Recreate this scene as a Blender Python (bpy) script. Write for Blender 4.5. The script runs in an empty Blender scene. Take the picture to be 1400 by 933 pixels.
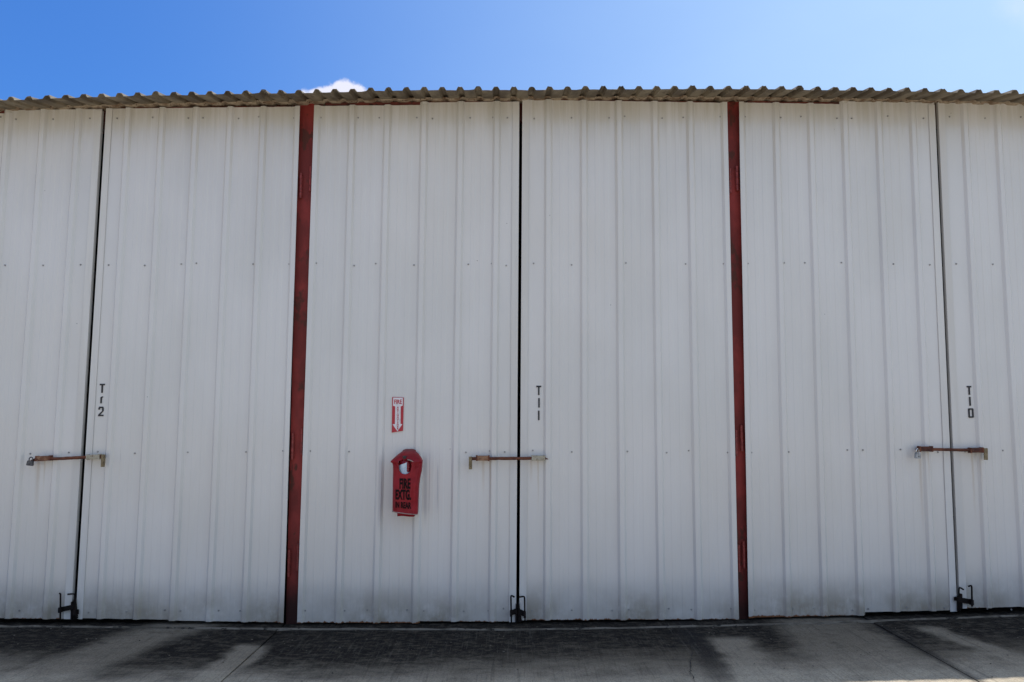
import bpy, bmesh, math, random
from mathutils import Vector, Matrix, noise
random.seed(7)
C = bpy.context.scene.collection
S = bpy.context.scene

# ------------------------------------------------------------------ camera
F_PX, PITCH, ROLL, YAW = 1106.3, 0.096874, -0.0020955, -0.0034899
CX, CD, CH = -0.0808, 6.83867, 1.61944

def ray(u, v):
    """direction in the world of a point of the 1400 x 933 photograph"""
    x = (u-700)/F_PX; z = -(v-466.5)/F_PX; y = 1.0
    c, s = math.cos(ROLL), math.sin(ROLL); x, z = c*x-s*z, s*x+c*z
    c, s = math.cos(PITCH), math.sin(PITCH); y, z = c*y-s*z, s*y+c*z
    c, s = math.cos(YAW), math.sin(YAW); x, y = c*x-s*y, s*x+c*y
    return Vector((x, y, z))

def at(u, v, Y=0.0):
    d = ray(u, v); t = (Y+CD)/d.y
    return Vector((CX+t*d.x, Y, CH+t*d.z))

cd = bpy.data.cameras.new('camera'); cam = bpy.data.objects.new('camera', cd); C.objects.link(cam)
fwd = ray(700, 466.5).normalized(); rgt = (ray(1700, 466.5)-ray(-300, 466.5)).normalized(); up = rgt.cross(fwd)
cam.matrix_world = Matrix(((rgt.x, up.x, -fwd.x, CX), (rgt.y, up.y, -fwd.y, -CD), (rgt.z, up.z, -fwd.z, CH), (0, 0, 0, 1)))
cd.sensor_width = 36; cd.lens = 36*F_PX/1400; cd.clip_end = 3000; cd.clip_start = 0.05
S.camera = cam

# ------------------------------------------------------------------ sky, sun, exposure
SUN_EL, SUN_AZ = math.radians(71.7), math.radians(33)      # azimuth measured from +Y (behind the hangar) towards +X
w = bpy.data.worlds.new('World'); S.world = w; w.use_nodes = True
nt = w.node_tree; nt.nodes.clear()
def N(nt, t, **k):
    n = nt.nodes.new(t)
    for a, b in k.items():
        if a == 'inp':
            for i, val in b.items(): n.inputs[i].default_value = val
        else: setattr(n, a, b)
    return n
def Lk(nt, a, ai, b, bi): nt.links.new(a.outputs[ai], b.inputs[bi])
def math_(nt, op, a, b=None, clamp=False):
    n = nt.nodes.new('ShaderNodeMath'); n.operation = op; n.use_clamp = clamp
    for i, x in enumerate((a, b)):
        if x is None: continue
        if isinstance(x, (int, float)): n.inputs[i].default_value = x
        else: nt.links.new(x, n.inputs[i])
    return n.outputs[0]
def ramp(nt, x, a, b, lo=0.0, hi=1.0, smooth=True):
    n = nt.nodes.new('ShaderNodeMapRange'); n.interpolation_type = 'SMOOTHSTEP' if smooth else 'LINEAR'
    nt.links.new(x, n.inputs[0])
    n.inputs[1].default_value = a; n.inputs[2].default_value = b; n.inputs[3].default_value = lo; n.inputs[4].default_value = hi
    return n.outputs[0]
def mixc(nt, f, a, b, blend='MIX'):
    n = nt.nodes.new('ShaderNodeMix'); n.data_type = 'RGBA'; n.blend_type = blend
    for i, x in ((0, f), (6, a), (7, b)):
        if isinstance(x, (int, float)): n.inputs[i].default_value = x
        elif isinstance(x, tuple): n.inputs[i].default_value = (*x, 1)
        else: nt.links.new(x, n.inputs[i])
    return n.outputs[2]
def tex(nt, vec, scale=(1, 1, 1), size=5.0, detail=6, rough=0.55, off=(0, 0, 0), rot=(0, 0, 0), dist=0.0):
    m = nt.nodes.new('ShaderNodeMapping'); nt.links.new(vec, m.inputs[0])
    m.inputs[1].default_value = off; m.inputs[2].default_value = rot; m.inputs[3].default_value = scale
    n = nt.nodes.new('ShaderNodeTexNoise'); nt.links.new(m.outputs[0], n.inputs['Vector'])
    n.inputs['Scale'].default_value = size; n.inputs['Detail'].default_value = detail
    n.inputs['Roughness'].default_value = rough; n.inputs['Distortion'].default_value = dist
    return n.outputs[0]

sky = N(nt, 'ShaderNodeTexSky', sky_type='NISHITA', sun_disc=False)
sky.sun_elevation = SUN_EL; sky.sun_rotation = SUN_AZ
sky.air_density = 1.0; sky.dust_density = 1.0; sky.ozone_density = 2.0
tc = N(nt, 'ShaderNodeTexCoord'); sep = N(nt, 'ShaderNodeSeparateXYZ'); Lk(nt, tc, 'Generated', sep, 0)
X, Y, Z = sep.outputs[0], sep.outputs[1], sep.outputs[2]
# thin bright veil of high haze over the right-hand (+X) half of the sky, thinning to clear blue on the left
veil = ramp(nt, X, -0.50, 0.86, 0.0, 1.0, True)
wisp = tex(nt, tc.outputs['Generated'], (1, 1, 2.2), 2.2, 5, 0.55)
veilw = math_(nt, 'MULTIPLY', veil, ramp(nt, wisp, 0.1, 0.9, 0.90, 1.10))
SKY_TINT = (0.62, 1.33, 2.38)
base = mixc(nt, 1.0, sky.outputs[0], SKY_TINT, 'MULTIPLY')
vc = mixc(nt, veilw, base, (9.2, 12.9, 17.5))
# pale haze low over the horizon all round
vc = mixc(nt, ramp(nt, Z, 0.34, 0.02), vc, (7.3, 9.3, 12.0))
# white cumulus added outside the view, to offset the blue light on the wall
cn = tex(nt, tc.outputs['Generated'], (1, 1, 1.9), 2.6, 7, 0.55, (1.7, 4.1, 0.3))
added_cumulus = math_(nt, 'MULTIPLY', ramp(nt, cn, 0.50, 0.60), ramp(nt, Y, 0.25, 0.05))
added_cumulus = math_(nt, 'MULTIPLY', added_cumulus, ramp(nt, Z, 0.02, 0.12))
vc = mixc(nt, added_cumulus, vc, (9.8, 9.8, 10.4))
# small cumulus over the roof left of the middle, and the thin edge of another high on the right
yy = math_(nt, 'MAXIMUM', Y, 0.05)
gu, gv = math_(nt, 'DIVIDE', X, yy), math_(nt, 'DIVIDE', Z, yy)
front = ramp(nt, Y, 0.05, 0.2)
def cloud(cu, cv, ru, rv, size, amp, soft, seed):
    du = math_(nt, 'DIVIDE', math_(nt, 'SUBTRACT', gu, cu), ru); dv = math_(nt, 'DIVIDE', math_(nt, 'SUBTRACT', gv, cv), rv)
    r = math_(nt, 'SQRT', math_(nt, 'ADD', math_(nt, 'MULTIPLY', du, du), math_(nt, 'MULTIPLY', dv, dv)))
    n = tex(nt, tc.outputs['Generated'], (1, 1, 1), size, 7, 0.6, (seed, 0, 0))
    q = math_(nt, 'ADD', math_(nt, 'SUBTRACT', 1.0, r), math_(nt, 'MULTIPLY', math_(nt, 'SUBTRACT', n, 0.5), amp))
    return math_(nt, 'MULTIPLY', ramp(nt, q, 0.0, soft), front)
c1 = cloud(-0.220, 0.396, 0.066, 0.036, 40, 0.9, 0.20, 3.3)
c1b = cloud(-0.212, 0.412, 0.020, 0.0260, 60, 0.6, 0.25, 5.3)
c2 = cloud(0.73, 0.548, 0.13, 0.060, 14, 1.5, 1.1, 9.0)
cc = math_(nt, 'MAXIMUM', c1, c1b)
out = mixc(nt, cc, vc, (13.0, 13.2, 15.5))
out = mixc(nt, math_(nt, 'MULTIPLY', c2, 0.75), out, (12.0, 13.6, 16.0))
bg = N(nt, 'ShaderNodeBackground'); bg.inputs[1].default_value = 0.066
nt.links.new(out, bg.inputs[0]); wo = N(nt, 'ShaderNodeOutputWorld'); Lk(nt, bg, 0, wo, 0)

sd = bpy.data.lights.new('sun', 'SUN'); sd.energy = 4.7; sd.angle = math.radians(0.53); sd.color = (1.0, 0.955, 0.88)
sun = bpy.data.objects.new('sun', sd); C.objects.link(sun); sun.location = (5, 8, 20)
sdir = Vector((math.cos(SUN_EL)*math.sin(SUN_AZ), math.cos(SUN_EL)*math.cos(SUN_AZ), math.sin(SUN_EL)))
sun.rotation_euler = (-sdir).to_track_quat('-Z', 'Y').to_euler()
S.view_settings.view_transform = 'Standard'; S.view_settings.look = 'None'
S.view_settings.exposure = 0.0; S.view_settings.gamma = 1.0; S.view_settings.use_curve_mapping = False

# ------------------------------------------------------------------ materials
def mat(name, rough=0.5, metal=0.0, spec=0.5, coat=0.0):
    m = bpy.data.materials.new(name); m.use_nodes = True
    b = m.node_tree.nodes['Principled BSDF']
    b.inputs['Roughness'].default_value = rough; b.inputs['Metallic'].default_value = metal
    b.inputs['Specular IOR Level'].default_value = spec; b.inputs['Coat Weight'].default_value = coat
    return m, m.node_tree, b
def coords(nt, per_object=True):
    t = nt.nodes.new('ShaderNodeTexCoord')
    if not per_object: return t.outputs['Object']
    oi = nt.nodes.new('ShaderNodeObjectInfo'); a = nt.nodes.new('ShaderNodeVectorMath'); a.operation = 'MULTIPLY_ADD'
    nt.links.new(oi.outputs['Random'], a.inputs[0]); a.inputs[1].default_value = (37, 11, 0)
    nt.links.new(t.outputs['Object'], a.inputs[2]); return a.outputs[0]
def bump(nt, b, h, strength, dist):
    n = nt.nodes.new('ShaderNodeBump'); n.inputs['Strength'].default_value = strength; n.inputs['Distance'].default_value = dist
    nt.links.new(h, n.inputs['Height']); nt.links.new(n.outputs[0], b.inputs['Normal'])

RUNS = [(-4.015, 1.30, 0.030, 0.55), (-3.96, 1.30, 0.012, 0.35), (-3.60, 1.30, 0.03, 0.4), (-0.30, 1.30, 0.02, 0.4), (-0.24, 1.30, 0.012, 0.7), (0.10, 1.29, 0.02, 0.25), (0.16, 1.29, 0.012, 0.5), (3.36, 1.36, 0.02, 0.8), (3.42, 1.36, 0.014, 0.4), (3.80, 1.36, 0.016, 0.7), (3.86, 1.36, 0.014, 0.45)]
def paint_white():
    m, nt, b = mat('white_sheet_paint', 0.33, 0, 0.5)
    co = coords(nt)
    oc = nt.nodes.new('ShaderNodeTexCoord').outputs['Object']
    sp = nt.nodes.new('ShaderNodeSeparateXYZ'); nt.links.new(oc, sp.inputs[0]); z = sp.outputs[2]
    streak = tex(nt, co, (1, 1, 0.035), 22, 5, 0.6)
    fine = tex(nt, co, (1, 1, 0.02), 90, 3, 0.5)
    cloudy = tex(nt, co, (1, 1, 0.5), 1.7, 4, 0.5)
    c = mixc(nt, ramp(nt, cloudy, 0.3, 0.7), (0.690, 0.672, 0.636), (0.742, 0.724, 0.696))
    c = mixc(nt, ramp(nt, streak, 0.52, 0.78, 0, 0.10), c, (0.64, 0.615, 0.55))
    c = mixc(nt, ramp(nt, fine, 0.60, 0.75, 0, 0.06), c, (0.56, 0.55, 0.52))
    # run-off dirt under the eave and splash dirt, mould, rust and painted-in ground shade at the foot of the sheet
    top = math_(nt, 'MULTIPLY', ramp(nt, z, 3.9, 4.42, 0, 0.50), ramp(nt, streak, 0.35, 0.62))
    c = mixc(nt, top, c, (0.52, 0.49, 0.40))
    sp1 = tex(nt, co, (1, 1, 1), 6, 7, 0.65)
    sp2 = tex(nt, co, (1, 1, 0.3), 30, 4, 0.6)
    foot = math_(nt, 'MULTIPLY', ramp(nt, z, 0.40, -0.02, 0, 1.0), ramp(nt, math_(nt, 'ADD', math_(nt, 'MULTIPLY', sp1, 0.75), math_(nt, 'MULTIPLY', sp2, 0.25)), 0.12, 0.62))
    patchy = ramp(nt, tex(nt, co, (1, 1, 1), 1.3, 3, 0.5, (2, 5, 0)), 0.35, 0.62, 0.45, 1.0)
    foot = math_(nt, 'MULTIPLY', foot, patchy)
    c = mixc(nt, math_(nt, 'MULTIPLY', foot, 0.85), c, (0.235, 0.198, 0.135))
    zz = math_(nt, 'ADD', z, math_(nt, 'MULTIPLY', math_(nt, 'SUBTRACT', sp2, 0.5), 0.05))
    c = mixc(nt, ramp(nt, zz, 0.009, 0.0), c, (0.20, 0.085, 0.04))
    # thin rust runs below the latch sleeves
    gp = nt.nodes.new('ShaderNodeNewGeometry').outputs['Position']; gs = nt.nodes.new('ShaderNodeSeparateXYZ'); nt.links.new(gp, gs.inputs[0])
    runs = None
    for (rx, rz, rw, rl) in RUNS:
        wob = math_(nt, 'MULTIPLY', math_(nt, 'SUBTRACT', sp1, 0.5), 0.02)
        dx = math_(nt, 'ABSOLUTE', math_(nt, 'ADD', math_(nt, 'SUBTRACT', gs.outputs[0], rx), wob))
        m1 = math_(nt, 'MULTIPLY', ramp(nt, dx, rw, 0.0), math_(nt, 'MULTIPLY', ramp(nt, gs.outputs[2], rz+0.01, rz-0.01), ramp(nt, gs.outputs[2], rz-rl, rz-0.02)))
        runs = m1 if runs is None else math_(nt, 'MAXIMUM', runs, m1)
    c = mixc(nt, math_(nt, 'MULTIPLY', runs, math_(nt, 'MULTIPLY', ramp(nt, streak, 0.3, 0.6, 0.4, 1), 0.38)), c, (0.42, 0.30, 0.17))
    # grey shade streaks beside the cover, painted into the sheet colour
    cover_shade = None
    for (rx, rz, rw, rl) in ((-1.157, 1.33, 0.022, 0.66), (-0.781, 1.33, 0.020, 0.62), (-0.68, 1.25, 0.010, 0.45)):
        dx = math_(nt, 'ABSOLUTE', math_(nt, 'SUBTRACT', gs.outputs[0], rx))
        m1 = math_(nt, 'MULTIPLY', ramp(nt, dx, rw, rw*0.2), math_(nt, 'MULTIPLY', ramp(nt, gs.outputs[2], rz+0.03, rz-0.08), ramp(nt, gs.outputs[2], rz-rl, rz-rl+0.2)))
        cover_shade = m1 if cover_shade is None else math_(nt, 'MAXIMUM', cover_shade, m1)
    c = mixc(nt, math_(nt, 'MULTIPLY', cover_shade, 0.42), c, (0.34, 0.35, 0.40))
    spots = nt.nodes.new('ShaderNodeTexVoronoi'); spots.inputs['Scale'].default_value = 3.1; nt.links.new(co, spots.inputs['Vector'])
    c = mixc(nt, ramp(nt, spots.outputs['Distance'], 0.016, 0.010), c, (0.30, 0.29, 0.27))
    nt.links.new(c, b.inputs['Base Color'])
    nt.links.new(ramp(nt, cloudy, 0.3, 0.7, 0.16, 0.26), b.inputs['Roughness'])
    b.inputs['Coat Weight'].default_value = 0.4; b.inputs['Coat Roughness'].default_value = 0.10
    bump(nt, b, tex(nt, co, (1, 1, 0.25), 3.0, 3, 0.5), 0.35, 0.006)
    return m
def shaded_foot(m):  # shade near the ground, painted as a ragged dark fade
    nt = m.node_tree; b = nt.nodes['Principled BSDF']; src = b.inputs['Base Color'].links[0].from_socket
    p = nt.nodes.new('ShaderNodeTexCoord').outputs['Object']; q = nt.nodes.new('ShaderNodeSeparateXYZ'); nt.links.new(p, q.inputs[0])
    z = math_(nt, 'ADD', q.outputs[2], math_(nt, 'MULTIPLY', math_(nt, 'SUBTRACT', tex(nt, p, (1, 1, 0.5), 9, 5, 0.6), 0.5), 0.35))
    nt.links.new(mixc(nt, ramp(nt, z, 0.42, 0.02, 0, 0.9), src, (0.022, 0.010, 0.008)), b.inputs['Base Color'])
def simple(name, c1, c2, rough, size=20, metal=0.0, thr=(0.4, 0.65), bmp=0.2, c3=None, scl=(1, 1, 1), spec=0.5):
    m, nt, b = mat(name, rough, metal, spec)
    co = coords(nt); n = tex(nt, co, scl, size, 6, 0.6)
    c = mixc(nt, ramp(nt, n, *thr), c1, c2)
    if c3:
        c = mixc(nt, ramp(nt, tex(nt, co, scl, size*2.7, 4, 0.6, (4, 7, 1)), 0.56, 0.66), c, c3)
    nt.links.new(c, b.inputs['Base Color'])
    if bmp: bump(nt, b, tex(nt, co, (1, 1, 1), size*2, 4, 0.6), bmp, 0.002)
    return m
M = {}
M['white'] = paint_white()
M['trim'] = simple('white_trim_paint', (0.66, 0.64, 0.60), (0.73, 0.715, 0.68), 0.38, 5, scl=(1, 1, 0.1), bmp=0.05)
M['red_steel'] = simple('red_oxide_steel', (0.19, 0.028, 0.023), (0.34, 0.045, 0.038), 0.6, 4, scl=(1, 1, 0.6), c3=(0.11, 0.030, 0.020), bmp=0.3, spec=0.3)
shaded_foot(M['red_steel'])
M['red_dark'] = simple('weathered_red_steel', (0.10, 0.022, 0.016), (0.20, 0.04, 0.028), 0.7, 8, c3=(0.05, 0.016, 0.010))
M['hinge'] = simple('red_hinge_paint', (0.20, 0.028, 0.024), (0.34, 0.050, 0.042), 0.45, 40)
M['roof'] = simple('dirty_galvanised_sheet', (0.105, 0.080, 0.052), (0.25, 0.205, 0.140), 0.7, 6, metal=0.0, thr=(0.38, 0.66), c3=(0.13, 0.095, 0.06), bmp=0.25, scl=(1, 0.35, 1))
M['foam'] = simple('weathered_closure_foam', (0.42, 0.34, 0.25), (0.20, 0.13, 0.08), 0.9, 14, c3=(0.10, 0.045, 0.025), bmp=0.6)
M['rust'] = simple('rusted_iron', (0.085, 0.024, 0.012), (0.19, 0.062, 0.028), 0.8, 26, thr=(0.35, 0.6), c3=(0.045, 0.016, 0.010), bmp=0.6, scl=(0.35, 1, 1))
M['rust_light'] = simple('light_orange_rust', (0.17, 0.07, 0.034), (0.36, 0.20, 0.115), 0.8, 15, c3=(0.09, 0.03, 0.015), bmp=0.5)
M['beige'] = simple('flaking_beige_paint', (0.36, 0.32, 0.235), (0.47, 0.43, 0.33), 0.6, 22, c3=(0.12, 0.055, 0.028), bmp=0.5)
M['khaki'] = simple('greenish_weathered_iron', (0.17, 0.125, 0.06), (0.27, 0.21, 0.115), 0.7, 30, c3=(0.08, 0.04, 0.02), bmp=0.4)
M['rust_dark'] = simple('dark_maroon_rust', (0.045, 0.014, 0.010), (0.12, 0.036, 0.020), 0.8, 24, c3=(0.19, 0.10, 0.055), bmp=0.6)
M['black_iron'] = simple('blackened_iron', (0.007, 0.006, 0.006), (0.016, 0.010, 0.009), 0.7, 30, spec=0.2, c3=(0.03, 0.010, 0.008), bmp=0.4)
M['screw'] = simple('dull_zinc_screw', (0.27, 0.26, 0.25), (0.40, 0.39, 0.37), 0.5, 60, metal=0.3, bmp=0)
M['letter'] = simple('black_stencil_paint', (0.010, 0.010, 0.013), (0.022, 0.022, 0.026), 0.5, 40, bmp=0)
M['lock_grey'] = simple('dull_lock_body', (0.075, 0.075, 0.08), (0.12, 0.12, 0.125), 0.45, 50, metal=0.5, bmp=0.1)
M['chrome'] = simple('bright_steel', (0.62, 0.66, 0.70), (0.75, 0.78, 0.80), 0.18, 50, metal=1.0, bmp=0.1)
M['lock_steel'] = simple('brushed_lock_steel', (0.22, 0.24, 0.27), (0.42, 0.45, 0.50), 0.28, 30, metal=0.8, bmp=0.2)
M['sign_red'] = simple('sign_red_print', (0.50, 0.022, 0.038), (0.42, 0.02, 0.035), 0.35, 30, bmp=0)
M['sign_white'] = simple('sign_white_print', (0.80, 0.77, 0.79), (0.70, 0.67, 0.68), 0.35, 30, bmp=0)
M['vinyl'] = simple('red_vinyl_cloth', (0.25, 0.007, 0.014), (0.33, 0.011, 0.019), 0.5, 9, bmp=0.25, spec=0.3)
M['vinyl_edge'] = simple('pale_hem_tape', (0.42, 0.30, 0.27), (0.32, 0.20, 0.18), 0.7, 40, bmp=0)
M['vinyl_print'] = simple('worn_black_print', (0.012, 0.008, 0.008), (0.028, 0.010, 0.010), 0.8, 60, thr=(0.50, 0.62), bmp=0, spec=0.1)
M['cylinder_red'] = simple('red_extinguisher_enamel', (0.30, 0.012, 0.018), (0.25, 0.01, 0.014), 0.22, 10, bmp=0)
M['label'] = simple('printed_label', (0.66, 0.76, 0.82), (0.52, 0.64, 0.72), 0.4, 60, bmp=0)
M['black_plastic'] = simple('black_plastic', (0.018, 0.014, 0.012), (0.03, 0.025, 0.02), 0.4, 40, bmp=0)
M['dark'] = simple('dark_interior', (0.02, 0.018, 0.016), (0.03, 0.026, 0.024), 0.9, 5, bmp=0)
M['lip'] = simple('worn_pale_concrete_edge', (0.21, 0.185, 0.15), (0.10, 0.088, 0.07), 0.9, 9, c3=(0.035, 0.032, 0.028), bmp=0.5, scl=(0.6, 1, 1), spec=0.1)
def vinyl_window():
    m, nt, b = mat('clear_vinyl_window', 0.06)
    b.inputs['Transmission Weight'].default_value = 1.0; b.inputs['IOR'].default_value = 1.08
    b.inputs['Base Color'].default_value = (0.95, 0.97, 1, 1)
    bump(nt, b, tex(nt, coords(nt), (1, 1, 1), 12, 2, 0.5), 0.12, 0.004)
    return m
M['window'] = vinyl_window()

def concrete():
    m, nt, b = mat('brushed_stained_concrete', 0.95, 0, 0.12)
    P = nt.nodes.new('ShaderNodeTexCoord').outputs['Object']
    s = nt.nodes.new('ShaderNodeSeparateXYZ'); nt.links.new(P, s.inputs[0]); x, y = s.outputs[0], s.outputs[1]
    big = tex(nt, P, (1, 1, 1), 0.9, 5, 0.55); mid = tex(nt, P, (1, 1.4, 1), 4.5, 7, 0.65); fine = tex(nt, P, (1, 1, 1), 60, 5, 0.6)
    warp = tex(nt, P, (1, 1, 1), 2.3, 6, 0.62, (5, 2, 0))
    c = mixc(nt, ramp(nt, big, 0.3, 0.7), (0.50, 0.43, 0.325), (0.60, 0.525, 0.405))
    c = mixc(nt, ramp(nt, mid, 0.42, 0.70, 0, 0.5), c, (0.27, 0.235, 0.185))
    c = mixc(nt, ramp(nt, fine, 0.35, 0.75, 0, 0.35), c, (0.17, 0.16, 0.148))
    # black mould: an irregular band along the doors, broken by washed swaths
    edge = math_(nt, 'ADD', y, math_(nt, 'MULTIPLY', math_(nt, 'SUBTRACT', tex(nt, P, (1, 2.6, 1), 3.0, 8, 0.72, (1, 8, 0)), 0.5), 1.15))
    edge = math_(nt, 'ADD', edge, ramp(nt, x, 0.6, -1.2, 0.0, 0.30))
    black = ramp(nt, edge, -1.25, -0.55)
    def swath(x0, y0, slope, width, soft, y_out=-9.0):
        # distance in X from a line that runs out from the wall
        lx = math_(nt, 'ADD', x0, math_(nt, 'MULTIPLY', math_(nt, 'SUBTRACT', y, y0), slope))
        lx = math_(nt, 'ADD', lx, math_(nt, 'MULTIPLY', math_(nt, 'SUBTRACT', warp, 0.5), 0.35))
        d = math_(nt, 'ABSOLUTE', math_(nt, 'SUBTRACT', x, lx))
        return ramp(nt, d, width+soft, width)
    light = math_(nt, 'MULTIPLY', swath(-2.80, -0.15, 0.30, 0.13, 0.30), 0.85)
    for (x0, y0, sl, wd, sf, ya, yb, am) in ((-2.00, -0.75, 0.05, 0.07, 0.12, -0.52, -0.66, 1.0), (1.56, -0.9, 0.0, 0.10, 0.16, -0.42, -0.60, 1.0),
                                             (2.40, -0.4, 0.1, 0.22, 0.30, 0.2, 0.1, 0.8), (3.15, -0.35, -0.22, 0.05, 0.12, -0.25, -0.42, 0.9), (-3.7, -1.2, 0.25, 0.12, 0.3, -0.6, -1.1, 0.7)):
        light = math_(nt, 'MAXIMUM', light, math_(nt, 'MULTIPLY', math_(nt, 'MULTIPLY', swath(x0, y0, sl, wd, sf), ramp(nt, y, ya, yb)), am))
    light = math_(nt, 'MULTIPLY', light, ramp(nt, mid, 0.25, 0.5, 0.55, 1.0))
    # general damp greyness of the strip that the eave drips on, ragged outer edge
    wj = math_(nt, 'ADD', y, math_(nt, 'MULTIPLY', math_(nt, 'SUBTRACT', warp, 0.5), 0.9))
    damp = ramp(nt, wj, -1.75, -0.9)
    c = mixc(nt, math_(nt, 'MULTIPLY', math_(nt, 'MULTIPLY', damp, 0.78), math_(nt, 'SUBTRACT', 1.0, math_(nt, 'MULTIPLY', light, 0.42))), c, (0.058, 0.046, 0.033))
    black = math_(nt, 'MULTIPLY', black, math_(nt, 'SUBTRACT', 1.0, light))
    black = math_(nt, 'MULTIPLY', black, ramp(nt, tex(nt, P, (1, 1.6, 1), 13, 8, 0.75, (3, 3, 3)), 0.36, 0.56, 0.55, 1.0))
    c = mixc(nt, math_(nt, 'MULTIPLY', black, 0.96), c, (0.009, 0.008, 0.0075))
    stain = math_(nt, 'MULTIPLY', swath(1.30, -0.6, 0.05, 0.03, 0.12), ramp(nt, y, -1.9, -0.9, 0.15, 1))
    c = mixc(nt, math_(nt, 'MULTIPLY', stain, 0.75), c, (0.022, 0.02, 0.02))
    jl = math_(nt, 'ABSOLUTE', math_(nt, 'SUBTRACT', x, 2.84)); c = mixc(nt, ramp(nt, math_(nt, 'ADD', jl, math_(nt, 'MULTIPLY', math_(nt, 'SUBTRACT', mid, 0.5), 0.10)), 0.06, 0.01, 0, 0.6), c, (0.03, 0.028, 0.028))
    nt.links.new(c, b.inputs['Base Color'])
    # broom lines run out from the building, slightly askew
    br = tex(nt, P, (1, 0.035, 1), 75, 3, 0.6, rot=(0, 0, 0.05), dist=0.15)
    br2 = tex(nt, P, (1, 0.05, 1), 22, 3, 0.6, (2, 0, 0), rot=(0, 0, -0.22))
    h = math_(nt, 'ADD', math_(nt, 'MULTIPLY', br, 0.7), math_(nt, 'MULTIPLY', br2, 0.5))
    h = math_(nt, 'ADD', h, math_(nt, 'MULTIPLY', fine, 0.6))
    bump(nt, b, h, 0.9, 0.012)
    lines = math_(nt, 'MAXIMUM', ramp(nt, br, 0.54, 0.66, 0, 0.32), ramp(nt, br2, 0.60, 0.70, 0, 0.45))
    c2 = mixc(nt, lines, c, mixc(nt, 0.55, c, (0.0, 0.0, 0.0)))
    zone = ramp(nt, tex(nt, P, (1, 1, 1), 1.1, 3, 0.5, (9, 4, 0)), 0.42, 0.60, 0.15, 1.0)
    scr = math_(nt, 'MULTIPLY', math_(nt, 'MULTIPLY', ramp(nt, br, 0.44, 0.34), zone), 0.20)
    c2 = mixc(nt, scr, c2, (0.20, 0.18, 0.15))
    grain = tex(nt, P, (1, 0.6, 1), 130, 4, 0.7, (1, 1, 0))
    c2 = mixc(nt, ramp(nt, grain, 0.48, 0.66, 0, 0.60), c2, mixc(nt, 0.6, c2, (0.0, 0.0, 0.0)))
    c2 = mixc(nt, ramp(nt, grain, 0.46, 0.32, 0, 0.13), c2, (0.36, 0.32, 0.26))
    nt.links.new(c2, b.inputs['Base Color'])
    return m
M['concrete'] = concrete()

# ------------------------------------------------------------------ helpers
def link(name, bm, m, parent=None, smooth=False, kind=None, thick=0):
    me = bpy.data.meshes.new(name)
    if isinstance(bm, tuple):
        me.from_pydata(bm[0], [], bm[1]); me.update()
        b2 = bmesh.new(); b2.from_mesh(me); bmesh.ops.recalc_face_normals(b2, faces=b2.faces); b2.to_mesh(me); b2.free()
    else:
        bm.to_mesh(me); bm.free()
    me.materials.append(m)
    if smooth:
        for p in me.polygons: p.use_smooth = True
    o = bpy.data.objects.new(name, me); C.objects.link(o); o.parent = parent
    if kind: o['kind'] = kind
    if thick:
        s = o.modifiers.new('thickness', 'SOLIDIFY'); s.thickness = thick; s.offset = 0
    return o
def thing(name, label, cat, loc=(0, 0, 0), group=None, kind=None):
    o = bpy.data.objects.new(name, None); C.objects.link(o); o.location = loc; o.empty_display_size = 0.1
    if label: o['label'] = label
    if cat: o['category'] = cat
    if group: o['group'] = group
    if kind: o['kind'] = kind
    return o
def box(bm, x0, x1, y0, y1, z0, z1, bev=0.0):
    r = bmesh.ops.create_cube(bm, size=1.0)
    for v in r['verts']:
        v.co = Vector(((x0+x1)/2+v.co.x*(x1-x0), (y0+y1)/2+v.co.y*(y1-y0), (z0+z1)/2+v.co.z*(z1-z0)))
    if bev:
        es = set()
        for v in r['verts']: es.update(v.link_edges)
        bmesh.ops.bevel(bm, geom=list(es), offset=bev, segments=2, affect='EDGES', profile=0.7)
def prism(bm, poly, y0, y1):
    """polygon in X-Z pulled from y0 to y1"""
    a = [bm.verts.new((p[0], y0, p[1])) for p in poly]; b = [bm.verts.new((p[0], y1, p[1])) for p in poly]
    bm.faces.new(a); bm.faces.new(list(reversed(b)))
    n = len(poly)
    for i in range(n): bm.faces.new((a[i], b[i], b[(i+1) % n], a[(i+1) % n]))
    bmesh.ops.recalc_face_normals(bm, faces=bm.faces)
def tube(bm, pts, rad, seg=10):
    pts = [Vector(p) for p in pts]; rings = []
    if isinstance(rad, (int, float)): rad = [rad]*len(pts)
    ref = Vector((0.13, -1, 0.21)).normalized()
    for i, p in enumerate(pts):
        t = (pts[min(i+1, len(pts)-1)]-pts[max(i-1, 0)]).normalized()
        a = t.cross(ref)
        if a.length < 1e-4: a = t.cross(Vector((1, 0, 0)))
        a.normalize(); b = t.cross(a)
        rings.append([bm.verts.new(p+(a*math.cos(2*math.pi*k/seg)+b*math.sin(2*math.pi*k/seg))*rad[i]) for k in range(seg)])
    for i in range(len(pts)-1):
        for k in range(seg): bm.faces.new((rings[i][k], rings[i][(k+1) % seg], rings[i+1][(k+1) % seg], rings[i+1][k]))
    bm.faces.new(rings[0]); bm.faces.new(rings[-1])
    bmesh.ops.recalc_face_normals(bm, faces=bm.faces)
def BM(): return bmesh.new()
def boxes(*bs, bev=0.0):
    bm = BM()
    for b in bs: box(bm, *b, bev=bev)
    return bm
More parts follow.
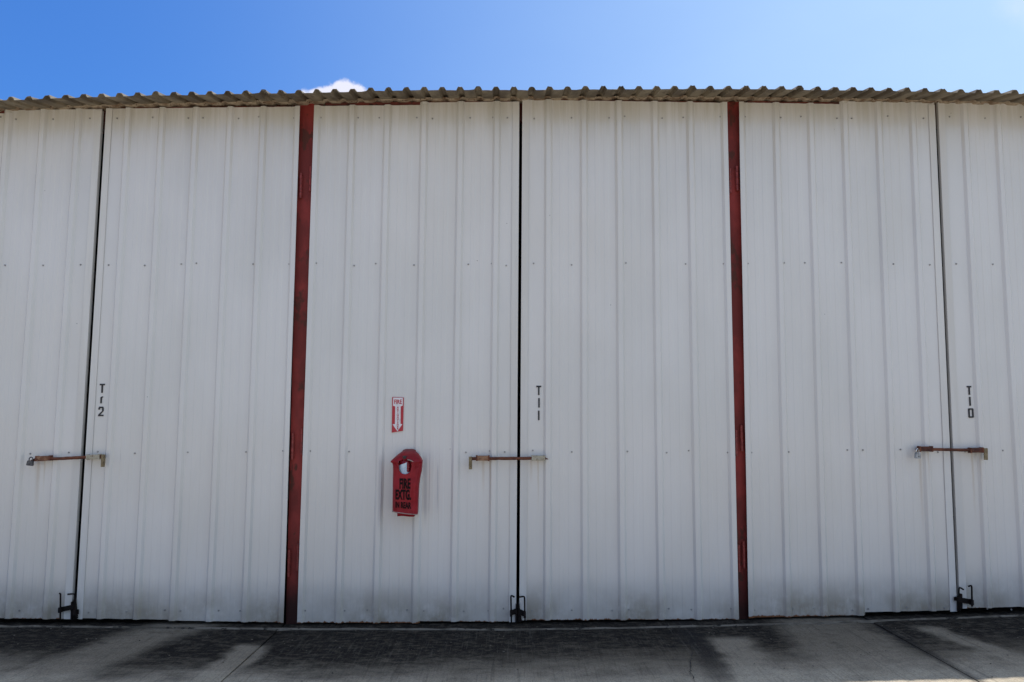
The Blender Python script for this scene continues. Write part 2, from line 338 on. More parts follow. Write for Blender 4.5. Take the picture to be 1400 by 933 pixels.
def text_mesh(s, size, bold=0.0, extrude=0.0008, xs=1.0):
    cu = bpy.data.curves.new('print', 'FONT'); cu.body = s; cu.size = size; cu.align_x = 'CENTER'; cu.align_y = 'CENTER'
    cu.offset = bold; cu.extrude = extrude; cu.resolution_u = 3
    o = bpy.data.objects.new('print', cu); C.objects.link(o)
    dg = bpy.context.evaluated_depsgraph_get(); me = bpy.data.meshes.new_from_object(o.evaluated_get(dg))
    bpy.data.objects.remove(o); bpy.data.curves.remove(cu)
    vs = [Vector((v.co.x*xs, -v.co.z, v.co.y)) for v in me.vertices]; fs = [tuple(p.vertices) for p in me.polygons]
    bpy.data.meshes.remove(me); return vs, fs

# ------------------------------------------------------------------ ground
def g(X):
    """height of the apron: a shallow dip before the middle bay, rising a little to the right"""
    x = max(-6.0, min(6.0, X))
    return -0.047 + 0.0052*x + 0.0042*x*x*(1 if x > 0 else 0.62)*(1-abs(x)/14)
def on_ground(u, v):
    d = ray(u, v); z = -0.05
    for _ in range(12):
        t = (z-CH)/d.z; X = CX+t*d.x; z = g(X)
    return Vector((X, -CD+t*d.y, z))
xs = [-1500, -300, -60, -20] + [i*0.5 for i in range(-24, 25)] + [20, 60, 300, 1500]
ysl = [-1500, -200, -40, -12, 12, 40, 200, 1500]
vs = [(x, y, g(x)-0.05) for y in ysl for x in xs]; nx = len(xs)
fs = [(j*nx+i, j*nx+i+1, (j+1)*nx+i+1, (j+1)*nx+i) for j in range(len(ysl)-1) for i in range(nx-1)]
ground = link('ground', (vs, fs), M['concrete'], kind='structure')
JO = [-11.46, -6.70, -1.935, 2.84, 7.60, 12.36]
def slab(x0, x1, y0, y1, k):
    bm = BM(); n = max(2, int((x1-x0)/0.12)); ny = max(2, int((y1-y0)/0.15)) if y0 > -6 else 24
    V = []
    for j in range(ny+1):
        y = y0+(y1-y0)*j/ny; row = []
        for i in range(n+1):
            x = x0+(x1-x0)*i/n
            e = min(min(x-x0, x1-x), min(y-y0, y1-y))
            z = g(x)+0.004*noise.noise(Vector((x*0.9, y*0.9, k)))+0.0015*noise.noise(Vector((x*5, y*5, k+9)))-(0.006 if e < 0.001 else 0)
            row.append(bm.verts.new((x, y, z)))
        V.append(row)
    for j in range(ny):
        for i in range(n): bm.faces.new((V[j][i], V[j][i+1], V[j+1][i+1], V[j+1][i]))
    for ed, dx, dy in ((V[0], 0, -1), (V[-1], 0, 1), ([r[0] for r in V], -1, 0), ([r[-1] for r in V], 1, 0)):
        lo = [bm.verts.new((v.co.x, v.co.y, v.co.z-0.12)) for v in ed]
        for a in range(len(ed)-1): bm.faces.new((ed[a], ed[a+1], lo[a+1], lo[a]))
    bmesh.ops.recalc_face_normals(bm, faces=bm.faces)
    return bm
k = 0
for i in range(len(JO)-1):
    for (ya, yb) in ((-4.9, 0.60), (-9.7, -4.915)):
        k += 1
        link('concrete_slab', slab(JO[i]+0.007, JO[i+1]-0.007, ya, yb, k), M['concrete'], ground)
# worn pale edge of the hangar floor just outside the doors
bm = BM(); prev = None
pp = [on_ground(u, v) for u, v in ((-160, 857), (0, 857.5), (100, 858), (200, 859), (350, 861), (500, 861.5), (700, 862), (850, 860), (950, 857.5), (1050, 855), (1200, 850), (1400, 842.5), (1560, 838))]
def lerp_path(pts, x):
    for a, b in zip(pts, pts[1:]):
        if x <= b.x: break
    t = (x-a.x)/(b.x-a.x); return a.y+(b.y-a.y)*t
lipv = []
n = 420
for i in range(n+1):
    x = -5.45+10.9*i/n
    y = min(-0.03, lerp_path(pp, x))+0.006*noise.noise(Vector((x*3, 0, 0)))
    hh = 0.013+0.006*noise.noise(Vector((x*7, 3, 0))); ww = 0.007+0.005*noise.noise(Vector((x*5, 8, 0)))
    row = [bm.verts.new((x, y-ww*1.3, g(x)-0.01)), bm.verts.new((x, y-ww*0.4, g(x)+hh*0.8)), bm.verts.new((x, y+ww*0.4, g(x)+hh)), bm.verts.new((x, y+ww*1.6, g(x)-0.01))]
    if prev:
        for q in range(3): bm.faces.new((prev[q], row[q], row[q+1], prev[q+1]))
    prev = row
bmesh.ops.recalc_face_normals(bm, faces=bm.faces)
link('threshold_edge', bm, M['lip'], ground)
# hairline crack in the middle slab
bm = BM(); prev = None; R = random.Random(3)
for i in range(60):
    t = i/59; v = 876+t*75; u = 941+10*t+R.uniform(-2.0, 2.0)+3*math.sin(t*9)
    p = on_ground(u, v); wd = 0.0028*R.uniform(0.3, 1.4)
    row = [bm.verts.new((p.x-wd, p.y, p.z+0.0045)), bm.verts.new((p.x+wd, p.y, p.z+0.0045))]
    if prev: bm.faces.new((prev[0], prev[1], row[1], row[0]))
    prev = row
link('crack', bm, M['dark'], ground)
# bits of grit and leaf litter
bm = BM(); R = random.Random(12)
for i in range(260):
    x = R.uniform(-5, 5); y = -0.12-abs(R.gauss(0, 0.7)); s = R.uniform(0.002, 0.0065)
    r = bmesh.ops.create_icosphere(bm, subdivisions=1, radius=s)
    for v in r['verts']: v.co = Vector((v.co.x*R.uniform(0.8, 1.6)+x, v.co.y+y, v.co.z*0.6+g(x)+0.004+s*0.3))
link('grit', bm, M['lip'], kind='stuff')

# ------------------------------------------------------------------ hangar building
hg = thing('hangar', 'long white sheet metal hangar with red steel posts and dirty corrugated roof', 'hangar', (0, 0, 0))
PX = [-5.54, -1.853, 1.852, 5.50]
for x in PX:
    bm = boxes((x-0.088, x+0.088, 0.035, 0.20, g(x)-0.04, 4.40), bev=0.004)
    lean = -0.018 if x < 0 else 0.018
    for v in bm.verts: v.co.x = x+(v.co.x-x)*(0.64+0.36*max(0, v.co.z)/4.4); v.co.x += lean*(v.co.z/2.2-1)*(1 if x > 0 else -1)
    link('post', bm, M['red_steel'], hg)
SL = 0.205; YE = -0.385
def roof_z(X, Y):                         # the long eave is not dead level
    q = max(-5.0, min(5.0, X))
    return 4.317-0.002*X*X+(0.012+0.0095*q-(0.0028 if q > 0 else 0.0005)*q*q)+(Y-YE)*SL
bm = BM()
n = 24
for i in range(n):
    a, b = -7.3+14.6*i/n, -7.3+14.6*(i+1)/n; z = (roof_z(a, 0.1)+roof_z(b, 0.1))/2
    box(bm, a, b, 0.062, 0.14, z-0.20, z-0.012)
link('header_beam', bm, M['red_dark'], hg)
# roof sheets: six ribs each, lapped on the last rib
RIB = 0.1478
def rib(s):                               # s: distance along the sheet from a rib centre, 0..RIB
    d = min(s, RIB-s)
    if d < 0.015: return 0.028
    if d < 0.032: return 0.028*(0.032-d)/0.017
    return 0.0
def roof_sheet(x0, k):
    R = random.Random(k); dy = R.uniform(-0.018, 0.010); dz = R.uniform(-0.003, 0.007); tilt = R.uniform(-0.006, 0.006)
    st = []
    for i in range(-1 if True else 0, 7):
        c = x0+i*RIB
        st += [c-0.032, c-0.022, c-0.015, c, c+0.015, c+0.022, c+0.032, c+0.0739]
    st = [x for x in st if x0-0.034 <= x <= x0+6*RIB+0.034]; st = sorted(set(round(x, 5) for x in st))
    ys = [YE+dy, YE+dy+0.004, -0.3, -0.2, -0.1, 0.0, 0.15, 0.6, 1.4, 2.6, 4.0, 5.4]
    bm = BM(); V = []
    for y in ys:
        row = []
        for x in st:
            s = (x-x0) % RIB
            z = roof_z(x, y)+rib(s)+dz+tilt*(x-x0)+0.0025*noise.noise(Vector((x*4, y*2, k)))
            if x > x0+6*RIB-0.04: z += 0.004+R.uniform(0, 0.001)
            if y < YE+dy+0.01 and rib(s) > 0: z += R.uniform(-0.003, 0.003)
            row.append(bm.verts.new((x, y+(R.uniform(-0.003, 0.003) if y < YE+0.1 else 0), z)))
        V.append(row)
    for j in range(len(ys)-1):
        for i in range(len(st)-1): bm.faces.new((V[j][i], V[j][i+1], V[j+1][i+1], V[j+1][i]))
    return link('roof_sheet', bm, M['roof'], hg, thick=0.0022)
x = -3.881-4*0.8868; kk = 0
while x < 7.2:
    kk += 1; roof_sheet(x, kk); x += 0.8868
# rear slope, back and end walls, plain sheet walls beyond the doors, floor
bm = BM()
zr = roof_z(0, 5.4)
for i in range(98):
    a = -7.4+14.8*i/98; b = -7.4+14.8*(i+1)/98; h = 0.03 if i % 2 else 0
    vs_ = [bm.verts.new(p) for p in ((a, 5.38, zr+h-0.03), (b, 5.38, zr+h-0.03), (b, 11.2, zr-0.92+h), (a, 11.2, zr-0.92+h))]; bm.faces.new(vs_)
link('rear_roof', bm, M['roof'], hg, thick=0.002)
def gable(x0, x1):
    bm = BM()
    lo = -0.15
    poly = [(0.21, lo), (10.8, lo), (10.8, zr-0.92), (5.4, zr-0.06), (0.21, 4.36)]
    a = [bm.verts.new((x0, p[0], p[1])) for p in poly]; b = [bm.verts.new((x1, p[0], p[1])) for p in poly]
    bm.faces.new(a); bm.faces.new(list(reversed(b)))
    for i in range(5): bm.faces.new((a[i], b[i], b[(i+1) % 5], a[(i+1) % 5]))
    bmesh.ops.recalc_face_normals(bm, faces=bm.faces); return bm
link('end_wall', gable(-7.3, -7.26), M['trim'], hg); link('end_wall', gable(7.26, 7.3), M['trim'], hg)
link('back_wall', boxes((-7.25, 7.25, 10.7, 10.74, -0.15, zr-0.95)), M['trim'], hg)
link('interior_light_block', boxes((-7.25, 7.25, 0.145, 10.69, 4.18, 4.20)), M['dark'], hg)  # unseen sheet added to stop daylight leaking through the door gaps
link('floor_slab', boxes((-7.25, 7.25, 0.62, 10.69, -0.15, -0.06)), M['dark'], hg)
# ragged foam closure under the roof ribs, right above the doors
bm = BM(); R = random.Random(5)
prev = None
for i in range(900):
    x = -5.5+11.0*i/899; s = (x-(-3.881)) % RIB
    nn = noise.noise(Vector((x*2.1, 0, 4))); n2 = noise.noise(Vector((x*19, 0, 2)))
    zt = roof_z(x, -0.05)+rib(s)*0.55-0.002
    zb = roof_z(x, -0.05)+0.018-0.015*max(0, nn+0.1)-0.006*n2
    yf = -0.052+0.010*n2+0.02*max(0, -nn)
    row = [bm.verts.new(p) for p in ((x, yf, zb), (x, yf-0.006, (zb+zt)/2), (x, yf+0.004, zt), (x, 0.06, zt), (x, 0.06, zb+0.006))]
    if prev:
        for q in range(5): bm.faces.new((prev[q], row[q], row[(q+1) % 5], prev[(q+1) % 5]))
    prev = row
bmesh.ops.recalc_face_normals(bm, faces=bm.faces)
link('closure_strip', bm, M['foam'], hg)

# ------------------------------------------------------------------ door leaves
FRL = {1: [0.012, 0.189, 0.365, 0.538, 0.713, 0.886], 2: [0.012, 0.189, 0.360, 0.536, 0.709, 0.884],      # major ribs across
       3: [0.012, 0.186, 0.358, 0.537, 0.714, 0.891], 4: [0.012, 0.180, 0.352, 0.528, 0.700, 0.872],      # each leaf, measured
       5: [0.012, 0.191, 0.366, 0.538, 0.713, 0.886], 6: [0.012, 0.180, 0.352, 0.524, 0.696, 0.866]}      # from the hinge side
LW = 1.76
def sheet_profile(w, FR):
    """stations (distance from the hinge edge, depth) across the leaf"""
    P = [(0.0, 0.0)]
    for i, f in enumerate(FR):
        c = f*w
        tri = [(c-0.038, 0), (c-0.0355, 0.001), (c-0.0185, 0.0205), (c-0.0155, 0.022), (c+0.0155, 0.022), (c+0.0185, 0.0205), (c+0.0355, 0.001), (c+0.038, 0)]
        if i == 0: tri = [(0.0, 0.020), (0.001, 0.022)]+tri[4:]; P = []
        P += tri
        nxt = FR[i+1]*w if i < 5 else w
        if i < 5:
            for q in (1/3, 2/3):
                m = c+(nxt-c)*(0.12+0.76*q)
                P += [(m-0.022, 0), (m-0.015, 0.0019), (m+0.015, 0.0019), (m+0.022, 0)]
    P.append((w, 0.0)); return P
def make_leaf(idx, tl, tr, br_, bl, hinge_left, label, bottom_step, top_step, hinges):
    """corner points on the wall plane; hinge side left or right"""
    w = LW; ox = (bl.x+br_.x)/2; oz = min(bl.z, br_.z)
    t = thing('hangar_door', label, 'door', (ox, 0, oz), 'hangar door leaves')
    org = Vector((ox, 0, oz)); bl, br_, tl, tr = bl-org, br_-org, tl-org, tr-org
    def pos(f, z01, zoff=0.0):
        if not hinge_left: f = 1-f
        b = bl.lerp(br_, f); tt = tl.lerp(tr, f)
        p = b.lerp(tt, z01); p.z += zoff; return p
    FR = FRL[idx]; prof = sheet_profile(w, FR); lap = FR[3]*w
    for part in range(2):
        if part == 0: st = [p for p in prof if p[0] <= lap+0.040]
        else: st = [p for p in prof if p[0] >= lap-0.040]
        NZ = 30; bm = BM(); V = []
        for j in range(NZ+1):
            row = []
            for s, d in st:
                f = s/w; z01 = j/NZ
                zoff = (bottom_step[part]*(1-z01)+top_step[part]*z01)
                if j in (0, NZ): zoff += 0.0025*noise.noise(Vector((s*9, j, idx*7)))
                p = pos(f, z01, zoff)
                oil = 0.0016*noise.noise(Vector((s*3.5+idx*11, z01*5.0, part*3.0)))+0.0010*noise.noise(Vector((s*1.2+idx*5, z01*17.0, 8)))
                p.x += 0.003*noise.noise(Vector((idx*3+part, z01*3.0, s*0.6)))*(0 if d == 0 and (f < .01 or f > .99) else 1)
                p.y = -d-oil-(0.0014 if part == 0 else 0)
                row.append(bm.verts.new(p))
            V.append(row)
        for j in range(NZ):
            for i in range(len(st)-1): bm.faces.new((V[j][i], V[j][i+1], V[j+1][i+1], V[j+1][i]))
        bmesh.ops.recalc_face_normals(bm, faces=bm.faces)
        if sum(f.normal.y for f in bm.faces) > 0: bmesh.ops.reverse_faces(bm, faces=bm.faces)
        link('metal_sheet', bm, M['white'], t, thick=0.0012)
    # folded edge trim down the meeting edge
    bm = BM(); a = 0.968; prev = None
    for j in range(21):
        q = j/20; A = pos(a+0.0006*noise.noise(Vector((idx, q*4, 1))), q, 0.0); B = pos(1.0, q, 0.0)
        row = [bm.verts.new((A.x, -0.0035, A.z)), bm.verts.new((A.x, -0.0085, A.z)), bm.verts.new((B.x, -0.0085, B.z)), bm.verts.new((B.x, 0.030, B.z))]
        if prev:
            for c in range(3): bm.faces.new((prev[c], row[c], row[c+1], prev[c+1]))
        prev = row
    bmesh.ops.recalc_face_normals(bm, faces=bm.faces)
    link('edge_trim', bm, M['trim'], t, thick=0.001)
    # steel frame behind the sheets
    bm = BM()
    def bar(f0, z0, f1, z1, wd, vertical):
        A, B = pos(f0, z0), pos(f1, z1)
        e = Vector((wd/2, 0, 0)) if vertical else Vector((0, 0, wd/2))
        vs_ = []
        for y in (0.006, 0.030):
            for P_ in ((A-e), (B-e), (B+e), (A+e)): vs_.append(bm.verts.new((P_.x, y, P_.z)))
        for fc in ((0, 1, 2, 3), (7, 6, 5, 4), (0, 4, 5, 1), (1, 5, 6, 2), (2, 6, 7, 3), (3, 7, 4, 0)): bm.faces.new([vs_[c] for c in fc])
    bar(0.03, 0.010, 0.03, 0.999, 0.04, True); bar(0.975, 0.010, 0.975, 0.999, 0.04, True)
    for z in (0.012, 0.305, 0.67, 0.9985): bar(0.05, z, 0.955, z, 0.035, False)
    bmesh.ops.recalc_face_normals(bm, faces=bm.faces)
    link('frame', bm, M['red_dark'], t)
    # washer-head screws in four rows
    bm = BM(); R = random.Random(idx*5+1)
    for row, z in enumerate((0.062, 1.352, 2.945, 4.242)):
        for f in (0.032, 0.214, 0.317, 0.50, 0.576, 0.76, 0.872, 0.942):
            if row in (1, 2) and f in (0.317, 0.576) and R.random() < 0.5: continue
            p = pos(f+R.uniform(-0.004, 0.004), 0); z_ = z+R.uniform(-0.012, 0.012)-oz
            for rad, y0, y1, sg in ((0.0072, -0.0005, -0.0048, 12), (0.0045, -0.0048, -0.0090, 6)):
                A = [bm.verts.new((p.x+(pos(f, z_/4.4).x-p.x)+rad*math.cos(2*math.pi*c/sg), y0, z_+rad*math.sin(2*math.pi*c/sg))) for c in range(sg)]
                B = [bm.verts.new((v.co.x, y1, v.co.z)) for v in A]
                bm.faces.new(B)
                for c in range(sg): bm.faces.new((A[c], A[(c+1) % sg], B[(c+1) % sg], B[c]))
    bmesh.ops.recalc_face_normals(bm, faces=bm.faces)
    link('sheet_screws', bm, M['screw'], t, kind='stuff')
    # red strap-and-barrel hinges on the post
    sgn = -1 if hinge_left else 1
    for z in hinges:
        p = pos(0.0, (z-oz)/4.4); x = p.x+sgn*0.019; zl = z-oz; y = 0.012
        kb = BM(); tube(kb, [(x, y, zl-0.10), (x, y, zl+0.10)], 0.0085, 10)
        box(kb, x-0.0135*1, x+0.0135, y+0.004, y+0.026, zl-0.085, zl+0.085, bev=0.002)
        h = link('hinge', kb, M['hinge'], t, smooth=False)
        for dz in (-0.085, -0.028, 0.028, 0.085):
            k2 = BM(); tube(k2, [(x, y, zl+dz-0.024), (x, y, zl+dz+0.024)], 0.0125, 12); link('hinge_knuckle', k2, M['hinge'], h)
    return t, org, pos

A_ = at
leaf = {}
leaf['A'] = make_leaf(1, at(-136, 155), at(139.8, 151), at(97.3, 846.5), at(-200, 843), True,
    'plain white corrugated door leaf cut by the left edge of the photo', (0, 0), (-0.016, 0.012), (0.47, 1.44, 3.68))
leaf['B'] = make_leaf(2, at(145.8, 148.8), at(411, 146.2), at(388.5, 851), at(104, 846.3), False,
    'white corrugated door leaf numbered T 1 2 hinged on the left red post', (0, 0.006), (0, 0), (0.44, 1.40, 3.64))
leaf['C'] = make_leaf(3, at(430.5, 142), at(710, 139.5), at(705.5, 850.5), at(407.2, 849), True,
    'white corrugated door leaf carrying the fire sign and the red extinguisher cover', (-0.012, 0.002), (-0.022, 0.002), (0.49, 1.44, 3.70))
leaf['D'] = make_leaf(4, at(714.3, 136.5), at(993.2, 141), at(1009.3, 846.5), at(710, 848), False,
    'white corrugated door leaf numbered T 1 1 right of the widest black gap', (0, 0), (0, 0), (0.47, 1.42, 3.68))
leaf['E'] = make_leaf(5, at(1009.5, 139.5), at(1277.2, 144), at(1307.9, 836), at(1022.5, 842.5), True,
    'white corrugated door leaf without number between the right red post and T 1 0', (-0.012, 0.010), (-0.006, 0.022), (0.50, 1.46, 3.70))
leaf['F'] = make_leaf(6, at(1281.8, 140.5), at(1547, 145), at(1604, 824), at(1312, 832), False,
    'white corrugated door leaf numbered T 1 0 cut by the right edge of the photo', (0, 0), (0, 0), (0.5, 1.44, 3.7))

# plain sheet walls past the two outer posts
for x0, x1 in ((-7.30, -5.45), (5.45, 7.30)):
    bm = BM(); st = []; x = x0
    while x < x1-0.3:
        st += [(x, 0), (x+0.22, 0), (x+0.24, -0.03), (x+0.27, -0.03), (x+0.29, 0)]; x += 0.3048
    st.append((x1, 0)); lo = [bm.verts.new((a, 0.20+b, g(a)-0.02)) for a, b in st]; hi = [bm.verts.new((a, 0.20+b, 4.38)) for a, b in st]
    for i in range(len(st)-1): bm.faces.new((lo[i], lo[i+1], hi[i+1], hi[i]))
    link('wall_sheet', bm, M['white'], hg, thick=0.0012)

# ------------------------------------------------------------------ painted numbers
def strokes(kind, cx, cz, w, h, s):
    if kind == 'T': return [[(cx-w/2, cz+h/2-s), (cx+w/2, cz+h/2-s), (cx+w/2, cz+h/2), (cx-w/2, cz+h/2)], [(cx-s/2, cz-h/2), (cx+s/2, cz-h/2), (cx+s/2, cz+h/2-s), (cx-s/2, cz+h/2-s)]]
    if kind == '1': return [[(cx-s/2, cz-h/2), (cx+s/2, cz-h/2), (cx+s/2, cz+h/2), (cx-s/2, cz+h/2)]]
    if kind == '1f': return [[(cx-s/2, cz-h/2), (cx+s/2, cz-h/2), (cx+s/2, cz+h/2), (cx-s/2, cz+h/2-0.008)], [(cx+s/2, cz+h/2-s*0.8), (cx+s*1.1, cz+h/2-s*0.8), (cx+s*1.1, cz+h/2), (cx+s/2, cz+h/2)]]
    if kind == '0':
        c = 0.006
        return [[(cx-w/2, cz-h/2+c), (cx-w/2+s, cz-h/2+c), (cx-w/2+s, cz+h/2-c), (cx-w/2, cz+h/2-c)], [(cx+w/2-s, cz-h/2+c), (cx+w/2, cz-h/2+c), (cx+w/2, cz+h/2-c), (cx+w/2-s, cz+h/2-c)],
                [(cx-w/2+s, cz+h/2-s), (cx+w/2-s, cz+h/2-s), (cx+w/2-s, cz+h/2), (cx-w/2+s, cz+h/2)], [(cx-w/2+s, cz-h/2), (cx+w/2-s, cz-h/2), (cx+w/2-s, cz-h/2+s), (cx-w/2+s, cz-h/2+s)],
                [(cx-w/2, cz+h/2-c), (cx-w/2+s, cz+h/2-c), (cx-w/2+s, cz+h/2), (cx-w/2+c, cz+h/2)], [(cx+w/2-s, cz+h/2-c), (cx+w/2, cz+h/2-c), (cx+w/2-c, cz+h/2), (cx+w/2-s, cz+h/2)],
                [(cx-w/2+c, cz-h/2), (cx-w/2+s, cz-h/2), (cx-w/2+s, cz-h/2+c), (cx-w/2, cz-h/2+c)], [(cx+w/2-s, cz-h/2), (cx+w/2-c, cz-h/2), (cx+w/2, cz-h/2+c), (cx+w/2-s, cz-h/2+c)]]
    if kind == '2':
        L_, R_, T_, B_ = cx-w/2, cx+w/2, cz+h/2, cz-h/2
        return [[(L_, T_-2*s), (L_+s, T_-2*s), (L_+s, T_-s), (L_, T_-s*0.8)], [(L_, T_-s), (L_+s, T_-s), (R_-s, T_-s), (R_, T_-s), (R_-s*0.5, T_), (L_+s*0.5, T_)],
                [(R_-s, T_-h*0.45), (R_, T_-h*0.45), (R_, T_-s), (R_-s, T_-s)],
                [(L_, B_+s), (L_+s*1.3, B_+s), (R_, T_-h*0.45), (R_-s, T_-h*0.45)], [(L_, B_), (R_, B_), (R_, B_+s), (L_, B_+s)]]
def sign_char(owner, kind, u, v, w, h, s=0.0125):
    t, org, pos = owner; p = at(u, v)-org
    bm = BM()
    for poly in strokes(kind, p.x, p.z, w, h, s):
        a = [bm.verts.new((q[0], -0.0062, q[1])) for q in poly]; b = [bm.verts.new((q[0], 0.0, q[1])) for q in poly]
        bm.faces.new(a); nn = len(a)
        for i in range(nn): bm.faces.new((a[i], b[i], b[(i+1) % nn], a[(i+1) % nn]))
    bmesh.ops.recalc_face_normals(bm, faces=bm.faces)
    link('painted_letter' if kind == 'T' else 'painted_digit', bm, M['letter'], t)
for ow, seq in (('B', (('T', 140, 531.2, .042, .076), ('1f', 138.6, 547, .03, .058), ('2', 138.3, 562.8, .044, .080))),
                ('D', (('T', 736.6, 534, .043, .078), ('1', 736.9, 551, .03, .080), ('1', 736.6, 568.2, .03, .080))),
                ('F', (('T', 1324.8, 534, .038, .075), ('1', 1325.9, 549, .03, .075), ('0', 1327.2, 565, .044, .080)))):
    for kd, u, v, ww, hh in seq: sign_char(leaf[ow], kd, u, v, ww, hh)

# ------------------------------------------------------------------ slide latches across the meeting edges
def seg_box(bm, p, q, hgt, dep, y, bev=0.002):
    """flat bar from p to q in the plane of the wall, centred on depth y"""
    d = (q-p); L = d.length; ang = math.atan2(d.z, d.x)
    r0 = set(bm.verts); box(bm, -L/2, L/2, -dep/2, dep/2, -hgt/2, hgt/2, bev=bev)
    nv = [v for v in bm.verts if v not in r0]; m = Matrix.Translation(Vector(((p.x+q.x)/2, y, (p.z+q.z)/2))) @ Matrix.Rotation(-ang, 4, 'Y')
    for v in nv: v.co = m @ v.co
def P2(u, v, org, Y=-0.06):
    p = at(u, v, Y)-org; return Vector((p.x, Y, p.z))
def latch(label, rod, sleeves, handle, grp='slide latches on the doors'):
    o = at(*rod[0], -0.06); o = Vector((o.x, 0, o.z)); t = thing('slide_latch', label, 'latch', o, grp)
    a, b = P2(*rod[0], o), P2(*rod[1], o)
    bm = BM(); n = 24; R = random.Random(int(rod[0][0]))
    pts = [a.lerp(b, i/n)+Vector((0, R.uniform(-.0006, .0006), R.uniform(-.0008, .0008))) for i in range(n+1)]
    tube(bm, pts, [0.0128+R.uniform(-.0008, .0008) for _ in pts], 12)
    link('rod', bm, M['rust'], t, smooth=True)
    for (u0, v0, u1, v1, h, m) in sleeves:
        p, q = P2(u0, v0, o), P2(u1, v1, o); bm = BM()
        seg_box(bm, p, q, h, 0.042, -0.058, 0.004)
        # mounting tabs down to the sheet
        seg_box(bm, p.lerp(q, .12), p.lerp(q, .34), h*0.62, 0.034, -0.021, 0.001); seg_box(bm, p.lerp(q, .66), p.lerp(q, .88), h*0.62, 0.034, -0.021, 0.001)
        s = link('sleeve', bm, M[m], t)
        # raised collars at the ends
        for e in (0.04, 0.96):
            c = p.lerp(q, e); d = (q-p).normalized()*0.006; b2 = BM(); seg_box(b2, c-d, c+d, h*1.18, 0.048, -0.058, 0.002)
            link('collar', b2, M['rust' if m != 'beige' else 'beige'], s)
    if handle:
        (u0, v0), (u1, v1), wd, m = handle
        p, q = P2(u0, v0, o), P2(u1, v1, o); bm = BM(); seg_box(bm, p, q, wd, 0.010, -0.072, 0.002); 
        d = (q-p); seg_box(bm, p+Vector((wd*.42, 0, 0)), q+Vector((wd*.42, 0, 0)), 0.005, wd, -0.060, 0.001)
        link('handle', bm, M[m], t)
    return t, o
latch('rusty slide latch joining the leftmost leaf to the T 1 2 leaf', ((47, 629), (140, 624.3)),
      ((50, 627.2, 70, 626.3, 0.037, 'rust_light'), (119.5, 625.2, 137, 624.5, 0.037, 'beige')), ((141.6, 621.5), (140.6, 638.5), 0.021, 'khaki'))
latch('rusty slide latch joining the extinguisher leaf to the T 1 1 leaf', ((643.5, 627.3), (745.5, 626.8)),
      ((651, 626.5, 669, 626.7, 0.040, 'rust_light'), (727, 626.3, 745, 626.5, 0.040, 'beige')), ((643.2, 624.5), (643.2, 641.8), 0.026, 'khaki'))
t_, o_ = latch('dark rusty slide latch joining the T 1 0 leaf to its neighbour', ((1253, 614.2), (1346, 616)),
      ((1256, 614, 1274, 614, 0.040, 'rust_dark'), (1325.5, 616, 1343, 615.5, 0.038, 'rust_dark')), ((1346.5, 613), (1346.7, 629), 0.030, 'khaki'))
b2 = BM(); p = P2(747.5, 627, Vector((0, 0, 0)))
tube(b2, [P2(744, 626.5, Vector((0, 0, 0)), -.062), P2(749.5, 628.2, Vector((0, 0, 0)), -.064)], [0.011, 0.002], 8)
ob = [o for o in bpy.data.objects if o.get('label', '').startswith('rusty slide latch joining the ext')][0]
for v in b2.verts: v.co -= ob.location
link('rod_tip', b2, M['rust'], ob)

def padlock(label, u, v, sw, sh, body, shackle, tilt=0.0, lean=0.0):
    """body centre u,v; widths in metres"""
    o = at(u, v, -0.075); t = thing('padlock', label, 'padlock', o, None); t.rotation_euler = (0, tilt, lean)
    bm = BM(); poly = [(-sw*.42, sh/2), (sw*.42, sh/2), (sw*.5, -sh*.38), (sw*.40, -sh/2), (-sw*.40, -sh/2), (-sw*.5, -sh*.38)]
    prism(bm, poly, -0.011, 0.011)
    link('lock_body', bm, M[body], t)
    bm = BM(); r = sw*0.27; pts = [(-r, 0, sh/2-0.01), (-r, 0, sh/2+0.016)]+[(-r*math.cos(a), 0, sh/2+0.016+r*math.sin(a)) for a in [math.pi*i/8 for i in range(1, 8)]]+[(r, 0, sh/2+0.016), (r, 0, sh/2-0.01)]
    tube(bm, pts, 0.0042, 10); link('shackle', bm, M[shackle], t, smooth=True)
    bm = BM()
    tube(bm, [(0, -0.0112, -sh*.2), (0, -0.0125, -sh*.2)], sw*0.09, 12); link('keyhole_disc', bm, M['black_plastic'], t)
    return t
padlock('dull grey padlock hanging from the left end of the leftmost latch', 41.3, 633.6, 0.052, 0.040, 'lock_grey', 'lock_grey', 0.12)
padlock('shiny silver padlock hanging from the latch beside T 1 0', 1254.6, 622.8, 0.050, 0.052, 'lock_steel', 'chrome', 0.10, 0.35)
# hasp eye that carries the left padlock
o2 = [o for o in bpy.data.objects if o.get('label', '').startswith('rusty slide latch joining the left')][0]
b2 = BM(); z0 = Vector((0, 0, 0)); tube(b2, [P2(50, 628, z0)-o2.location, P2(45, 629.2, z0)-o2.location, P2(42.3, 630.5, z0, -.07)-o2.location, P2(41, 632, z0, -.072)-o2.location], [0.010, .009, .007, .005], 8)
link('lock_eye', b2, M['rust'], o2)

